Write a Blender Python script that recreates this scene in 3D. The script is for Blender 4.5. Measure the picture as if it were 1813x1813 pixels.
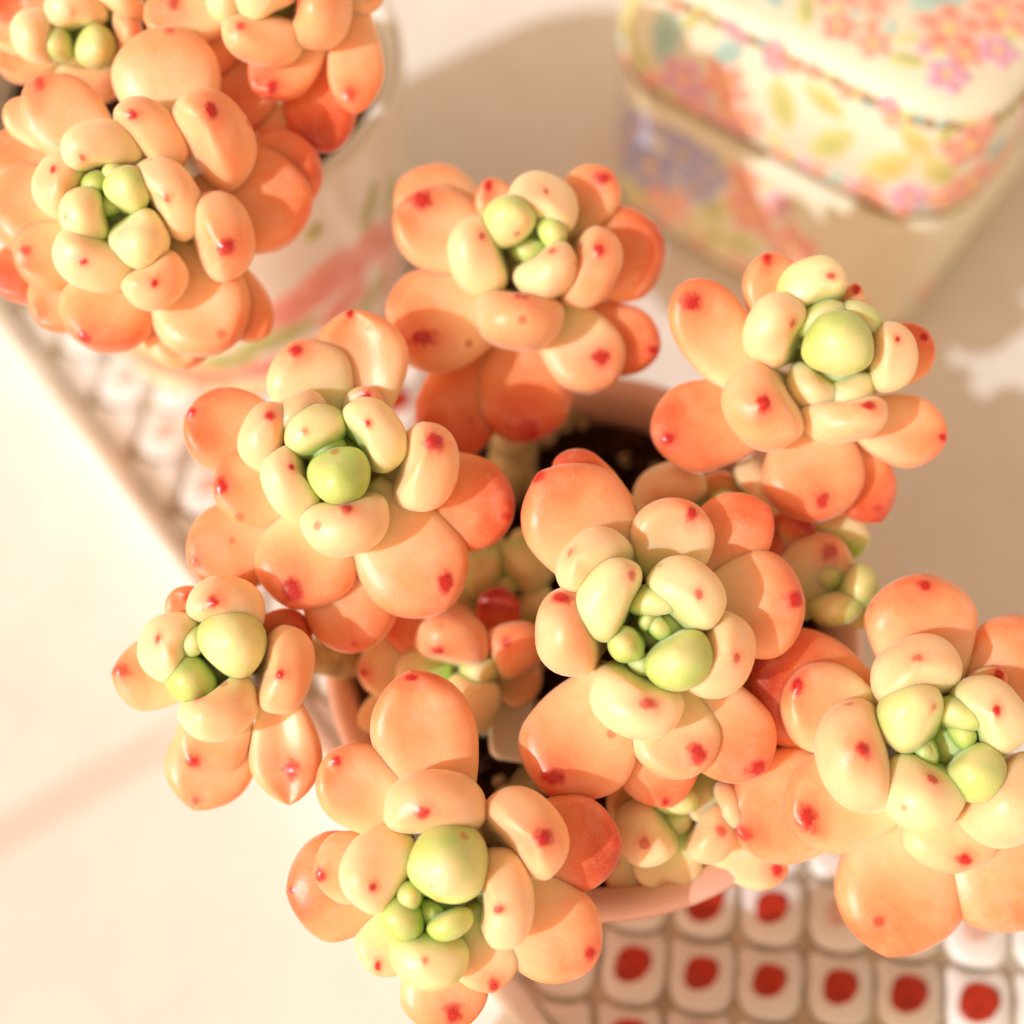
import bpy, bmesh, math, random
from mathutils import Vector, Matrix, noise
rad = math.radians
random.seed(7)
for o in list(bpy.data.objects):
    bpy.data.objects.remove(o, do_unlink=True)
scene = bpy.context.scene
COL = scene.collection

# ------------------------------------------------------------------ camera, light, exposure
PITCH, FPX, HALF, CAM_H = 62.0, 2244.0, 906.5, 0.280
cam_d = bpy.data.cameras.new("camera")
cam = bpy.data.objects.new("camera", cam_d); COL.objects.link(cam)
cam.location = (0, 0, CAM_H)
cam.rotation_euler = (rad(90 - PITCH), 0, 0)
cam_d.sensor_width = 36
cam_d.lens = 18 * FPX / HALF
cam_d.clip_start, cam_d.clip_end = 0.005, 50
cam_d.dof.use_dof = True
cam_d.dof.focus_distance = 0.199
cam_d.dof.aperture_fstop = 5.8
scene.camera = cam

SUN_ELEV, SUN_AZ = 34.5, 213.0            # azimuth measured from +X: the sun stands to the lower left
world = bpy.data.worlds.new("World"); scene.world = world
world.use_nodes = True
wn, wl = world.node_tree.nodes, world.node_tree.links
wn.clear()
sky = wn.new("ShaderNodeTexSky"); sky.sky_type = 'NISHITA'; sky.sun_disc = False
sky.sun_elevation = rad(SUN_ELEV); sky.sun_rotation = rad(90 - SUN_AZ)
bw = wn.new("ShaderNodeRGBToBW")
tint = wn.new("ShaderNodeMix"); tint.data_type = 'RGBA'; tint.blend_type = 'MULTIPLY'
tint.inputs[0].default_value = 1.0
tint.inputs[7].default_value = (2.22, 1.52, 0.96, 1)
bg = wn.new("ShaderNodeBackground"); bg.inputs[1].default_value = 0.15
wo = wn.new("ShaderNodeOutputWorld")
wl.new(sky.outputs[0], bw.inputs[0]); wl.new(bw.outputs[0], tint.inputs[6])
wl.new(tint.outputs[2], bg.inputs[0]); wl.new(bg.outputs[0], wo.inputs[0])

sun_d = bpy.data.lights.new("sun", 'SUN'); sun_d.energy = 2.45; sun_d.angle = rad(0.6)
sun_d.color = (0.90, 0.97, 1.0)
sun = bpy.data.objects.new("sun", sun_d); COL.objects.link(sun)
to_sun = Vector((math.cos(rad(SUN_AZ)) * math.cos(rad(SUN_ELEV)), math.sin(rad(SUN_AZ)) * math.cos(rad(SUN_ELEV)), math.sin(rad(SUN_ELEV))))
sun.rotation_euler = to_sun.to_track_quat('Z', 'Y').to_euler()
sun.location = to_sun * 2
scene.view_settings.view_transform = 'Standard'
scene.view_settings.look = 'None'
scene.view_settings.exposure = 0.03
scene.view_settings.gamma = 1
cy = scene.cycles
cy.max_bounces = 10; cy.diffuse_bounces = 6; cy.glossy_bounces = 4; cy.transmission_bounces = 4
cy.caustics_reflective = False; cy.caustics_refractive = False
cy.use_denoising = True

# ------------------------------------------------------------------ geometry helpers
FW = Vector((0, math.cos(rad(PITCH)), -math.sin(rad(PITCH))))
RT = Vector((1, 0, 0))
UP = Vector((0, math.sin(rad(PITCH)), math.cos(rad(PITCH))))
CAM = Vector((0, 0, CAM_H))
def ray(x, y): return FW + RT * ((x - HALF) / FPX) - UP * ((y - HALF) / FPX)
def at(x, y, d): return CAM + ray(x, y) * d                     # a sight line and a distance give a place
def on(x, y, z):                                                  # a sight line and a height give a place
    r = ray(x, y); return CAM + r * ((z - CAM_H) / r.z)
def proj(p):
    v = p - CAM; d = v.dot(FW)
    return HALF + FPX * v.dot(RT) / d, HALF - FPX * v.dot(UP) / d

def link(name, me, mats, parent=None, loc=None, smooth=True):
    o = bpy.data.objects.new(name, me); COL.objects.link(o)
    if mats is not None and len(me.materials) == 0:
        for m in (mats if isinstance(mats, (list, tuple)) else [mats]): me.materials.append(m)
    if smooth and len(me.polygons): me.polygons.foreach_set("use_smooth", [True] * len(me.polygons))
    if parent: o.parent = parent
    if loc is not None: o.location = loc
    return o
def mesh(name, vs, fs, mis=None):
    me = bpy.data.meshes.new(name); me.from_pydata([tuple(v) for v in vs], [], fs)
    if mis: me.polygons.foreach_set("material_index", mis)
    bm = bmesh.new(); bm.from_mesh(me); bmesh.ops.recalc_face_normals(bm, faces=bm.faces); bm.to_mesh(me); bm.free()
    me.update(); return me
def empty(name, loc):
    o = bpy.data.objects.new(name, None); COL.objects.link(o); o.location = loc
    o.empty_display_size = 0.01; return o
def tag(o, label=None, cat=None, group=None, kind=None):
    if label: o['label'] = label
    if cat: o['category'] = cat
    if group: o['group'] = group
    if kind: o['kind'] = kind
    return o

# ------------------------------------------------------------------ materials
def newmat(name):
    m = bpy.data.materials.new(name); m.use_nodes = True
    nt = m.node_tree; nt.nodes.clear()
    out = nt.nodes.new("ShaderNodeOutputMaterial"); p = nt.nodes.new("ShaderNodeBsdfPrincipled")
    nt.links.new(p.outputs[0], out.inputs[0]); return m, nt, p
def N(nt, t, **kw):
    n = nt.nodes.new(t)
    for k, v in kw.items(): setattr(n, k, v)
    return n
def mth(nt, op, a, b=None, c=None, clamp=False):
    n = nt.nodes.new("ShaderNodeMath"); n.operation = op; n.use_clamp = clamp
    for i, v in enumerate((a, b, c)):
        if v is None: continue
        if isinstance(v, (int, float)): n.inputs[i].default_value = v
        else: nt.links.new(v, n.inputs[i])
    return n.outputs[0]
def mix(nt, f, a, b, blend='MIX'):
    n = nt.nodes.new("ShaderNodeMix"); n.data_type = 'RGBA'; n.blend_type = blend
    for i, v in ((0, f), (6, a), (7, b)):
        if isinstance(v, (int, float)): n.inputs[i].default_value = v
        elif isinstance(v, tuple): n.inputs[i].default_value = (*v, 1) if len(v) == 3 else v
        else: nt.links.new(v, n.inputs[i])
    return n.outputs[2]
def mapr(nt, v, a, b, c=0.0, d=1.0, smooth=True):
    n = nt.nodes.new("ShaderNodeMapRange"); n.interpolation_type = 'SMOOTHSTEP' if smooth else 'LINEAR'
    nt.links.new(v, n.inputs[0])
    for i, x in enumerate((a, b, c, d)):
        if isinstance(x, (int, float)): n.inputs[i + 1].default_value = x
        else: nt.links.new(x, n.inputs[i + 1])
    return n.outputs[0]
def noise_tex(nt, vec, scale, detail=3, rough=.5):
    n = nt.nodes.new("ShaderNodeTexNoise"); n.inputs["Scale"].default_value = scale
    n.inputs["Detail"].default_value = detail; n.inputs["Roughness"].default_value = rough
    if vec is not None: nt.links.new(vec, n.inputs["Vector"])
    return n.outputs[0]
def bump(nt, p, h, strength, dist):
    b = nt.nodes.new("ShaderNodeBump"); b.inputs["Strength"].default_value = strength; b.inputs["Distance"].default_value = dist
    nt.links.new(h, b.inputs["Height"]); nt.links.new(b.outputs[0], p.inputs["Normal"])

def leaf_material():
    m, nt, p = newmat("succulent_leaf")
    tc = N(nt, "ShaderNodeTexCoord").outputs["Object"]
    tone = N(nt, "ShaderNodeAttribute", attribute_type='OBJECT', attribute_name="tone").outputs["Fac"]
    seed = N(nt, "ShaderNodeAttribute", attribute_type='OBJECT', attribute_name="seed").outputs["Fac"]
    dxyz = N(nt, "ShaderNodeCombineXYZ"); dot = dxyz.outputs[0]
    for i, q in enumerate(("dot_x", "dot_y", "dot_z")):
        nt.links.new(N(nt, "ShaderNodeAttribute", attribute_type='OBJECT', attribute_name=q).outputs["Fac"], dxyz.inputs[i])
    dr = N(nt, "ShaderNodeAttribute", attribute_type='OBJECT', attribute_name="dot_r").outputs["Fac"]
    ds = N(nt, "ShaderNodeAttribute", attribute_type='OBJECT', attribute_name="dot_s").outputs["Fac"]
    al = N(nt, "ShaderNodeAttribute", attribute_name="along").outputs["Fac"]
    off = N(nt, "ShaderNodeVectorMath", operation='ADD'); cx = N(nt, "ShaderNodeCombineXYZ")
    for i in range(3): nt.links.new(seed, cx.inputs[i])
    nt.links.new(tc, off.inputs[0]); nt.links.new(cx.outputs[0], off.inputs[1]); v = off.outputs[0]
    n1 = noise_tex(nt, v, 130, 3); n2 = noise_tex(nt, v, 900, 3, .6)
    t = mth(nt, 'ADD', tone, mth(nt, 'MULTIPLY', mth(nt, 'SUBTRACT', al, .64), .58))
    t = mth(nt, 'ADD', t, mth(nt, 'MULTIPLY', mth(nt, 'SUBTRACT', n1, .5), .40))
    r = N(nt, "ShaderNodeValToRGB"); nt.links.new(mth(nt, 'DIVIDE', t, 1.3), r.inputs[0])
    el = r.color_ramp.elements
    stops = [(0.0, (.36, .56, .09)), (.12, (.56, .66, .23)), (.24, (.83, .74, .41)), (.36, (.90, .66, .40)),
             (.50, (.91, .52, .29)), (.66, (.88, .35, .155)), (.82, (.77, .16, .05)), (1.0, (.42, .02, .006))]  # deepest reds also hold the shade of leaves lying in shadow
    el[0].position, el[0].color = stops[0][0], (*stops[0][1], 1)
    el[1].position, el[1].color = stops[-1][0], (*stops[-1][1], 1)
    for q, c in stops[1:-1]:
        e = el.new(q); e.color = (*c, 1)
    col = r.outputs[0]
    # pale powdery bloom in soft patches
    col = mix(nt, mapr(nt, noise_tex(nt, v, 210, 2), .45, .78, 0, .22), col, (.94, .66, .55))
    col = mix(nt, mapr(nt, noise_tex(nt, v, 2600, 2), .52, .75, 0, .16), col, (.95, .78, .68))
    # tiny freckles
    vo = N(nt, "ShaderNodeTexVoronoi"); vo.inputs["Scale"].default_value = 190; nt.links.new(v, vo.inputs["Vector"])
    sel = N(nt, "ShaderNodeSeparateColor"); nt.links.new(vo.outputs["Color"], sel.inputs[0])
    fr = mth(nt, 'MULTIPLY', mapr(nt, vo.outputs["Distance"], .09, .20, 1, 0), mth(nt, 'GREATER_THAN', sel.outputs[0], .90))
    col = mix(nt, mth(nt, 'MULTIPLY', fr, .55), col, (.55, .07, .03))
    # red tip
    di = N(nt, "ShaderNodeVectorMath", operation='DISTANCE'); sb = N(nt, "ShaderNodeVectorMath", operation='SUBTRACT'); nt.links.new(tc, sb.inputs[0]); nt.links.new(dot, sb.inputs[1])
    st = N(nt, "ShaderNodeCombineXYZ")
    for i, q in enumerate((3.1, 5.3, 7.7)):
        nt.links.new(mth(nt, 'MULTIPLY_ADD', mth(nt, 'FRACT', mth(nt, 'MULTIPLY', seed, q)), .75, .62), st.inputs[i])
    sm = N(nt, "ShaderNodeVectorMath", operation='MULTIPLY'); nt.links.new(sb.outputs[0], sm.inputs[0]); nt.links.new(st.outputs[0], sm.inputs[1])
    nt.links.new(sm.outputs[0], di.inputs[0])
    dd = mth(nt, 'DIVIDE', di.outputs["Value"], dr)
    dd = mth(nt, 'ADD', dd, mth(nt, 'MULTIPLY', mth(nt, 'SUBTRACT', noise_tex(nt, v, 650, 2), .5), 1.3))
    dd = mth(nt, 'ADD', dd, mth(nt, 'MULTIPLY', mth(nt, 'SUBTRACT', n2, .5), .5))
    halo = mapr(nt, dd, .5, 3.0, .55, 0)
    col = mix(nt, mth(nt, 'MULTIPLY', halo, ds), col, (.88, .22, .12))
    core = mth(nt, 'MULTIPLY', mapr(nt, dd, .40, 1.30, .95, 0), ds)
    col = mix(nt, core, col, (.52, .018, .022))
    nt.links.new(col, p.inputs["Base Color"])
    p.inputs["Roughness"].default_value = .40
    p.inputs["Specular IOR Level"].default_value = .5
    p.subsurface_method = 'RANDOM_WALK'
    p.inputs["Subsurface Weight"].default_value = .95
    p.inputs["Subsurface Radius"].default_value = (1.0, .42, .16)
    p.inputs["Subsurface Scale"].default_value = .0034
    p.inputs["Sheen Weight"].default_value = .4; p.inputs["Sheen Roughness"].default_value = .35
    p.inputs["Sheen Tint"].default_value = (1, .86, .80, 1)
    nt.links.new(mth(nt, 'MULTIPLY_ADD', core, -.12, .38), p.inputs["Roughness"])
    h = mth(nt, 'ADD', mth(nt, 'MULTIPLY', n1, 1.0), mth(nt, 'MULTIPLY', n2, .2))
    bump(nt, p, h, .35, .0009)
    return m
M_LEAF = leaf_material()

def simple(name, col, rough=.5, spec=.4, var=.06, scale=60, bmp=0.0, sss=0.0, coat=0.0):
    m, nt, p = newmat(name)
    tc = N(nt, "ShaderNodeTexCoord").outputs["Object"]
    n = noise_tex(nt, tc, scale, 4)
    dark = tuple(c * (1 - 2.2 * var) for c in col); lite = tuple(min(1, c * (1 + 1.2 * var)) for c in col)
    nt.links.new(mix(nt, mapr(nt, n, .25, .75), dark, lite), p.inputs["Base Color"])
    p.inputs["Roughness"].default_value = rough; p.inputs["Specular IOR Level"].default_value = spec
    p.inputs["Subsurface Weight"].default_value = sss
    p.inputs["Subsurface Radius"].default_value = (1, .6, .4); p.inputs["Subsurface Scale"].default_value = .002
    p.inputs["Coat Weight"].default_value = coat; p.inputs["Coat Roughness"].default_value = .08
    if bmp: bump(nt, p, noise_tex(nt, tc, scale * 6, 4), bmp, .0006)
    return m
M_STEM = simple("stem_bark", (.60, .46, .24), .7, .2, .2, 300, .6)
M_PINK = simple("pink_glaze", (.80, .46, .37), .30, .5, .04, 40, 0, .2, .4)
M_WHITE = simple("white_glaze", (.83, .80, .75), .22, .5, .03, 30, 0, .1, .5)
M_TRAY = simple("tray_glaze", (.83, .79, .73), .35, .45, .05, 40, .05)
M_TILE = simple("tile_glaze", (.82, .80, .79), .30, .45, .05, 25, .05)
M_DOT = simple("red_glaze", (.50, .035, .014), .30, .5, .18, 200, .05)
M_DOTP = simple("pale_red_glaze", (.78, .50, .43), .30, .45, .12, 200, .05)
M_GROUT = simple("grout", (.58, .50, .39), .8, .2, .15, 200, .3)
M_SOIL = simple("potting_soil", (.050, .018, .010), .95, .1, .4, 300, .8)
M_GRIT = simple("grit", (.42, .31, .19), .9, .2, .25, 300, .5)
M_TAG = simple("tag_plastic", (.84, .76, .68), .35, .4, .03, 40, 0, .3)
M_TIN = simple("canister_glaze", (.80, .76, .60), .5, .35, .06, 25, 0, 0, .0)
M_GAP = simple("canister_seam", (.03, .017, .009), .6, .3, .1, 50)  # near-black, paints the dark shadow line under the lid
M_GOLD = simple("gilt_line", (.34, .20, .08), .5, .4, .15, 120)

def table_material():
    m, nt, p = newmat("cream_tabletop")
    tc = N(nt, "ShaderNodeTexCoord").outputs["Object"]
    a = noise_tex(nt, tc, 55, 5, .6); b = noise_tex(nt, tc, 12, 3)
    c = mix(nt, mapr(nt, a, .3, .7), (.80, .76, .73), (.84, .81, .79))
    c = mix(nt, mapr(nt, b, .45, .75, 0, .5), c, (.83, .77, .74))
    nt.links.new(c, p.inputs["Base Color"])
    p.inputs["Roughness"].default_value = .55; p.inputs["Specular IOR Level"].default_value = .25
    bump(nt, p, a, .25, .0005); return m
M_TABLE = table_material()

def paint_material():
    m, nt, p = newmat("enamel_paint")
    at_ = N(nt, "ShaderNodeAttribute", attribute_name="pigment").outputs["Color"]
    tc = N(nt, "ShaderNodeTexCoord").outputs["Object"]
    n = noise_tex(nt, tc, 350, 3)
    nt.links.new(mix(nt, mapr(nt, n, .35, .7, 0, .2), at_, (.88, .76, .62)), p.inputs["Base Color"])
    p.inputs["Roughness"].default_value = .3; p.inputs["Coat Weight"].default_value = .3
    return m
M_PAINT = paint_material()

# ------------------------------------------------------------------ tabletop
def grid_plane(name, x0, x1, y0, y1, z, n, m):
    vs, fs = [], []
    for j in range(n + 1):
        for i in range(n + 1):
            vs.append((x0 + (x1 - x0) * i / n, y0 + (y1 - y0) * j / n, z))
    for j in range(n):
        for i in range(n):
            a = j * (n + 1) + i; fs.append((a, a + 1, a + n + 2, a + n + 1))
    return link(name, mesh(name, vs, fs), m)
tag(grid_plane("tabletop", -1.5, 1.5, -1.2, 1.8, 0, 4, M_TABLE), "cream painted tabletop in sunlight under the pots", kind='structure')

# ------------------------------------------------------------------ tray
RIM_Z, FLOOR_Z = 0.0125, 0.0035
La, Lb = on(320, 1020, RIM_Z), on(900, 1790, RIM_Z)
Ra, Rb = on(720, 250, RIM_Z), on(1777, 1660, RIM_Z)
e = (Lb - La).normalized(); nrm = Vector((-e.y, e.x, 0))
if (Ra - La).dot(nrm) < 0: nrm = -nrm
TW = (((Ra - La).dot(nrm)) + ((Rb - La).dot(nrm))) / 2
TL0, TL1 = -0.215, 0.27
def tray_pt(s, t, z): q = La + e * s + nrm * t; return Vector((q.x, q.y, z))
tray_root = empty("serving_tray", tray_pt(0, TW / 2, 0)); T0 = Vector(tray_root.location)
tag(tray_root, "long white tray tiled with red dotted scales under both pots", "tray")
def rrect(hx, hy, r, n=7):
    out = []
    for cx_, cy_, a0 in ((hx - r, hy - r, 0), (-hx + r, hy - r, 90), (-hx + r, -hy + r, 180), (hx - r, -hy + r, 270)):
        for k in range(n + 1):
            a = rad(a0 + 90 * k / n); out.append((cx_ + r * math.cos(a), cy_ + r * math.sin(a)))
    return out
def loft(rings, close_top=False, close_bottom=False):
    n = len(rings[0]); vs = [v for r_ in rings for v in r_]; fs = []
    for k in range(len(rings) - 1):
        for i in range(n):
            j = (i + 1) % n
            fs.append((k * n + i, k * n + j, (k + 1) * n + j, (k + 1) * n + i))
    if close_bottom: fs.append(tuple(range(n - 1, -1, -1)))
    if close_top: fs.append(tuple((len(rings) - 1) * n + i for i in range(n)))
    return vs, fs
hl, hw_ = (TL1 - TL0) / 2, TW / 2
tc_ = tray_pt((TL0 + TL1) / 2, TW / 2, 0)
def tray_ring(inset, z, r):
    return [tc_ - T0 + e * x + nrm * y + Vector((0, 0, z)) for x, y in rrect(hl - inset, hw_ - inset, max(.001, r - inset), 8)]
vs, fs = loft([tray_ring(.0015, .0002, .010), tray_ring(0, .002, .010), tray_ring(-.0005, RIM_Z - .0012, .010), tray_ring(.0003, RIM_Z - .0003, .010),
               tray_ring(.0012, RIM_Z, .010), tray_ring(.0024, RIM_Z - .0003, .010), tray_ring(.0033, RIM_Z - .0014, .010), tray_ring(.0062, FLOOR_Z + .0006, .010), tray_ring(.0066, FLOOR_Z, .010)], False, True)
link("rim", mesh("rim", vs, fs), M_TRAY, tray_root)
vs, fs = loft([tray_ring(.0062, FLOOR_Z - .0008, .010), tray_ring(.0062, FLOOR_Z + .0004, .010)], True, True)
link("grout_bed", mesh("grout_bed", vs, fs), M_GROUT, tray_root, smooth=False)
# fish-scale tiles
G0 = on(1360, 1738, FLOOR_Z); GU = on(1482, 1751, FLOOR_Z) - G0; GV = on(1363, 1610, FLOOR_Z) - G0
def tile_meshes():
    pu, pv = GU, GV
    def outline(k, drop):
        pts = []
        def low(x):
            q = min(1, abs(x - .01) / .465); return -.06 - .46 * (1 - q ** 3.0) ** (1 / 2.2)
        for i in range(9): x = -.46 + .92 * i / 8; pts.append((x, min(.50 - .10 * abs(x / .46) ** 8, low(x) + .925)))
        for i in range(4): pts.append((.46 + .035 * math.sin(math.pi * (i + 1) / 5), .40 - .46 * (i + 1) / 5))
        for i in range(15): x = .475 - .93 * (.5 - .5 * math.cos(math.pi * i / 14)); pts.append((x, low(x)))
        for i in range(4): pts.append((-.455 + .03 * math.sin(math.pi * (i + 1) / 5), -.06 + .46 * (i + 1) / 5))
        return [pu * (x * k) + pv * (y * k + .02 * (1 - k)) + Vector((0, 0, drop + (.6 - y) * .0006)) for x, y in pts]
    rings = [outline(1.0, -.0004), outline(.99, .0009), outline(.93, .0017), outline(.78, .0021), outline(.45, .0023)]
    v_, f_ = loft(rings, True, False)
    tm = mesh("tile", v_, f_); tm.materials.append(M_TILE)
    tm.polygons.foreach_set("use_smooth", [True] * len(tm.polygons))
    def blob(k, z):
        out = []
        for i in range(20):
            a = 2 * math.pi * i / 20; c, s = math.cos(a), math.sin(a)
            x = math.copysign(abs(c) ** .74, c) * .27 * k; y = math.copysign(abs(s) ** .74, s) * .28 * k
            x += .12 * y
            if x > 0 and y < 0: x *= .86; y *= .9
            out.append(pu * x + pv * (y - .01) + Vector((0, 0, z + (.6 - y) * .0006)))
        return out
    v_, f_ = loft([blob(1.04, .0012), blob(1.0, .0024), blob(.82, .0027), blob(.4, .0028)], True, False)
    dm = mesh("glaze_dot", v_, f_); dm.materials.append(M_DOT)
    dm.polygons.foreach_set("use_smooth", [True] * len(dm.polygons))
    dp = dm.copy(); dp.materials.clear(); dp.materials.append(M_DOTP)
    return tm, dm, dp
TM, DM, DP = tile_meshes()
for j in range(-10, 30):
    for i in range(-24, 16):
        p = G0 + GU * i + GV * j
        s_, t_ = (p - La).dot(e), (p - La).dot(nrm)
        if not (.001 < t_ < TW - .001 and TL0 + .013 < s_ < TL1 - .013): continue
        x, y = proj(p)
        if not (-260 < x < 2350 and -250 < y < 2150): continue
        o3 = Vector((p.x - T0.x + random.uniform(-1, 1) * 2e-4, p.y - T0.y + random.uniform(-1, 1) * 2e-4, FLOOR_Z + .0003 + random.uniform(0, 1e-4)))
        me = TM
        if not (.0165 < t_ < TW - .0165):                   # a cut tile along the rim
            me = TM.copy()
            for v in me.vertices:
                tv = (v.co + p - La).dot(nrm); cl_ = min(max(tv, .0064), TW - .0064)
                v.co += nrm * (cl_ - tv)
        t = link("tile", me, None, tray_root, o3, False)
        if not (.0105 < t_ < TW - .0105): continue
        pale_dot = x < 620 or (x > 1440 and y < 1700)  # paler, smaller dots at the left and the far right
        d = link("glaze_dot", DP if pale_dot else DM, None, t, (0, 0, 0), False)
        k = random.uniform(.55, .8) if pale_dot else random.uniform(.86, 1.1); d.scale = (k, k * random.uniform(.92, 1.08), 1); d.rotation_euler.z = random.uniform(-.12, .12)

# ------------------------------------------------------------------ pots
def lathe(prof, sx, sy, n=96, rot=0):
    rings = []
    for r_, z in prof:
        rings.append([Vector((sx * r_ * math.cos(2 * math.pi * i / n), sy * r_ * math.sin(2 * math.pi * i / n), z)) for i in range(n)])
    return rings
def soil(name, c, sx, sy, z, label):
    vs, fs = [], []
    n, rr = 48, 14
    for k in range(rr + 1):
        for i in range(n):
            a = 2 * math.pi * i / n; r_ = max(k / rr, .01)
            x, y = sx * r_ * math.cos(a), sy * r_ * math.sin(a)
            vs.append(Vector((x, y, z + .003 * noise.noise(Vector((x * 90, y * 90, 3))) + .0015 * noise.noise(Vector((x * 400, y * 400, 1))))))
    for k in range(rr):
        for i in range(n):
            j = (i + 1) % n; fs.append((k * n + i, k * n + j, (k + 1) * n + j, (k + 1) * n + i))
    mi = [0] * len(fs)
    rnd = random.Random(3)
    ico = bmesh.new(); bmesh.ops.create_icosphere(ico, subdivisions=1, radius=1)
    iv = [v.co.copy() for v in ico.verts]; iff = [[v.index for v in f.verts] for f in ico.faces]; ico.free()
    for q in range(420):
        a, r_ = rnd.uniform(0, 6.283), math.sqrt(rnd.random()) * .95
        k = rnd.uniform(.0006, .0022); b0 = len(vs)
        sc = Vector((k * rnd.uniform(.7, 1.3), k * rnd.uniform(.7, 1.3), k * .8))
        for v in iv: vs.append(Vector((sx * r_ * math.cos(a) + v.x * sc.x * rnd.uniform(.85, 1.15), sy * r_ * math.sin(a) + v.y * sc.y, z + .001 + v.z * sc.z)))
        g = 1 if rnd.random() < .16 else 0
        for f in iff: fs.append(tuple(b0 + t for t in f)); mi.append(g)
    o = link(name, mesh(name, vs, fs, mi), [M_SOIL, M_GRIT], None, c, False)
    return tag(o, label, kind='stuff')

# pink pot, slightly oval, standing on the tray
POT_Z = 0.062
pc = on(1050, 1132, POT_Z)
PSX = (on(1534, 1132, POT_Z) - on(566, 1132, POT_Z)).length / 2
PSY = (on(1050, 656, POT_Z) - on(1050, 1626, POT_Z)).length / 2
pc.y = (on(1050, 656, POT_Z).y + on(1050, 1626, POT_Z).y) / 2
FOOT = FLOOR_Z + .0036
pink = empty("flower_pot", (pc.x, pc.y, FOOT))
tag(pink, "pink glazed flower pot in the middle crowded with coral succulents", "flower pot", "plant pots on the tray")
h = POT_Z - FOOT
prof = [(.70, 0), (.74, .0015), (.80, h * .3), (.86, h * .65), (.905, h - .010), (.93, h - .009)]
vs, fs = loft(lathe([(.03, .001)] + prof[:-1] + [(.87, h - .012), (.78, h * .45), (.70, .006), (.02, .005)], PSX, PSY), False, False)
link("body", mesh("body", vs, fs), M_PINK, pink)
rp = [(.885, h - .0115), (.935, h - .0112), (.975, h - .0085), (.998, h - .0045), (1.0, h - .002), (.985, h - .0004), (.955, h), (.92, h - .0004), (.90, h - .002), (.885, h - .006), (.88, h - .0115)]
vs, fs = loft(lathe(rp, PSX, PSY)); link("rim", mesh("rim", vs, fs), M_PINK, pink)
soil("potting_soil", (pc.x, pc.y, 0), PSX * .865, PSY * .865, POT_Z - .009, "dark brown potting soil inside the pink pot")

# white painted pot, upper left
WZ = 0.082
wc = on(330, 102, WZ); WR = (on(712, 102, WZ) - wc).length
white = empty("flower_pot", (wc.x, wc.y, FOOT))
tag(white, "white round pot painted with pink petals and green leaves", "flower pot", "plant pots on the tray")
wh = WZ - FOOT
def wprof(z): t = z / wh; return WR * (.90 + .10 * math.sin(min(1, t * 1.15) * math.pi / 2)) if t > .06 else WR * (.84 + 1.0 * t)
zs = [0, .001, .003, .006, .012, .02, .03, .04, .05, .06, wh - .004]
pr = [(.01, .001)] + [(wprof(z), z) for z in zs] + [(WR * 1.005, wh - .0015), (WR * .99, wh), (WR * .93, wh - .0004), (WR * .905, wh - .003), (WR * .89, wh - .03), (WR * .02, wh - .032)]
vs, fs = loft(lathe(pr, 1, 1, 120)); link("body", mesh("body", vs, fs), M_WHITE, white)
soil("potting_soil", (wc.x, wc.y, 0), WR * .885, WR * .885, WZ - .011, "dark soil in the white painted pot, hidden by leaves")

def patch(surf, cu, cv, ru, rv, ang, lift, col0, col1, verts, faces, cols, n=14, rings=3, point=0.0):
    b0 = len(verts)
    ca, sa = math.cos(ang), math.sin(ang)
    for k in range(rings + 1):
        for i in range(n):
            a = 2 * math.pi * i / n; f = max(k / rings, .02)
            x, y = ru * f * math.cos(a), rv * f * math.sin(a) * (1 - point * abs(math.cos(a)) ** 3)
            p, nn = surf(cu + x * ca - y * sa, cv + x * sa + y * ca)
            verts.append(p + nn * (lift * (1 - .8 * f ** 3) if k < rings else -.0001))
            cols.append(tuple(col0[c] + (col1[c] - col0[c]) * f for c in range(3)))
    for k in range(rings):
        for i in range(n):
            j = (i + 1) % n; faces.append((b0 + k * n + i, b0 + k * n + j, b0 + (k + 1) * n + j, b0 + (k + 1) * n + i))
    faces.append(tuple(b0 + i for i in range(n)))
def paint(name, parent, build):
    v, f, c = [], [], []
    build(v, f, c)
    me = mesh(name, v, f)
    at_ = me.attributes.new("pigment", 'FLOAT_COLOR', 'POINT')
    at_.data.foreach_set("color", [x for q in c for x in (*q, 1)])
    return link(name, me, M_PAINT, parent)
def wsurf(u, v):                     # u: arc length, v: height
    th = u / WR; r_ = wprof(v)
    d = Vector((math.cos(th), math.sin(th), 0)); return d * r_ + Vector((0, 0, v)), d
PINKS = ((.74, .20, .15), (.80, .36, .29)); GREENS = ((.34, .36, .08), (.52, .54, .20)); YEL = ((.90, .66, .30), (.90, .76, .46)); CORAL = ((.85, .20, .10), (.88, .40, .25))
def wall_hit(x, y):                   # where a sight line meets the pot wall
    r_ = ray(x, y); t = .05
    while t < .6:
        q = CAM + r_ * t - Vector((wc.x, wc.y, FOOT))
        if 0 < q.z < wh and math.hypot(q.x, q.y) < wprof(q.z): return math.atan2(q.y, q.x) * WR, q.z
        t += .0004
    return None
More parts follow.
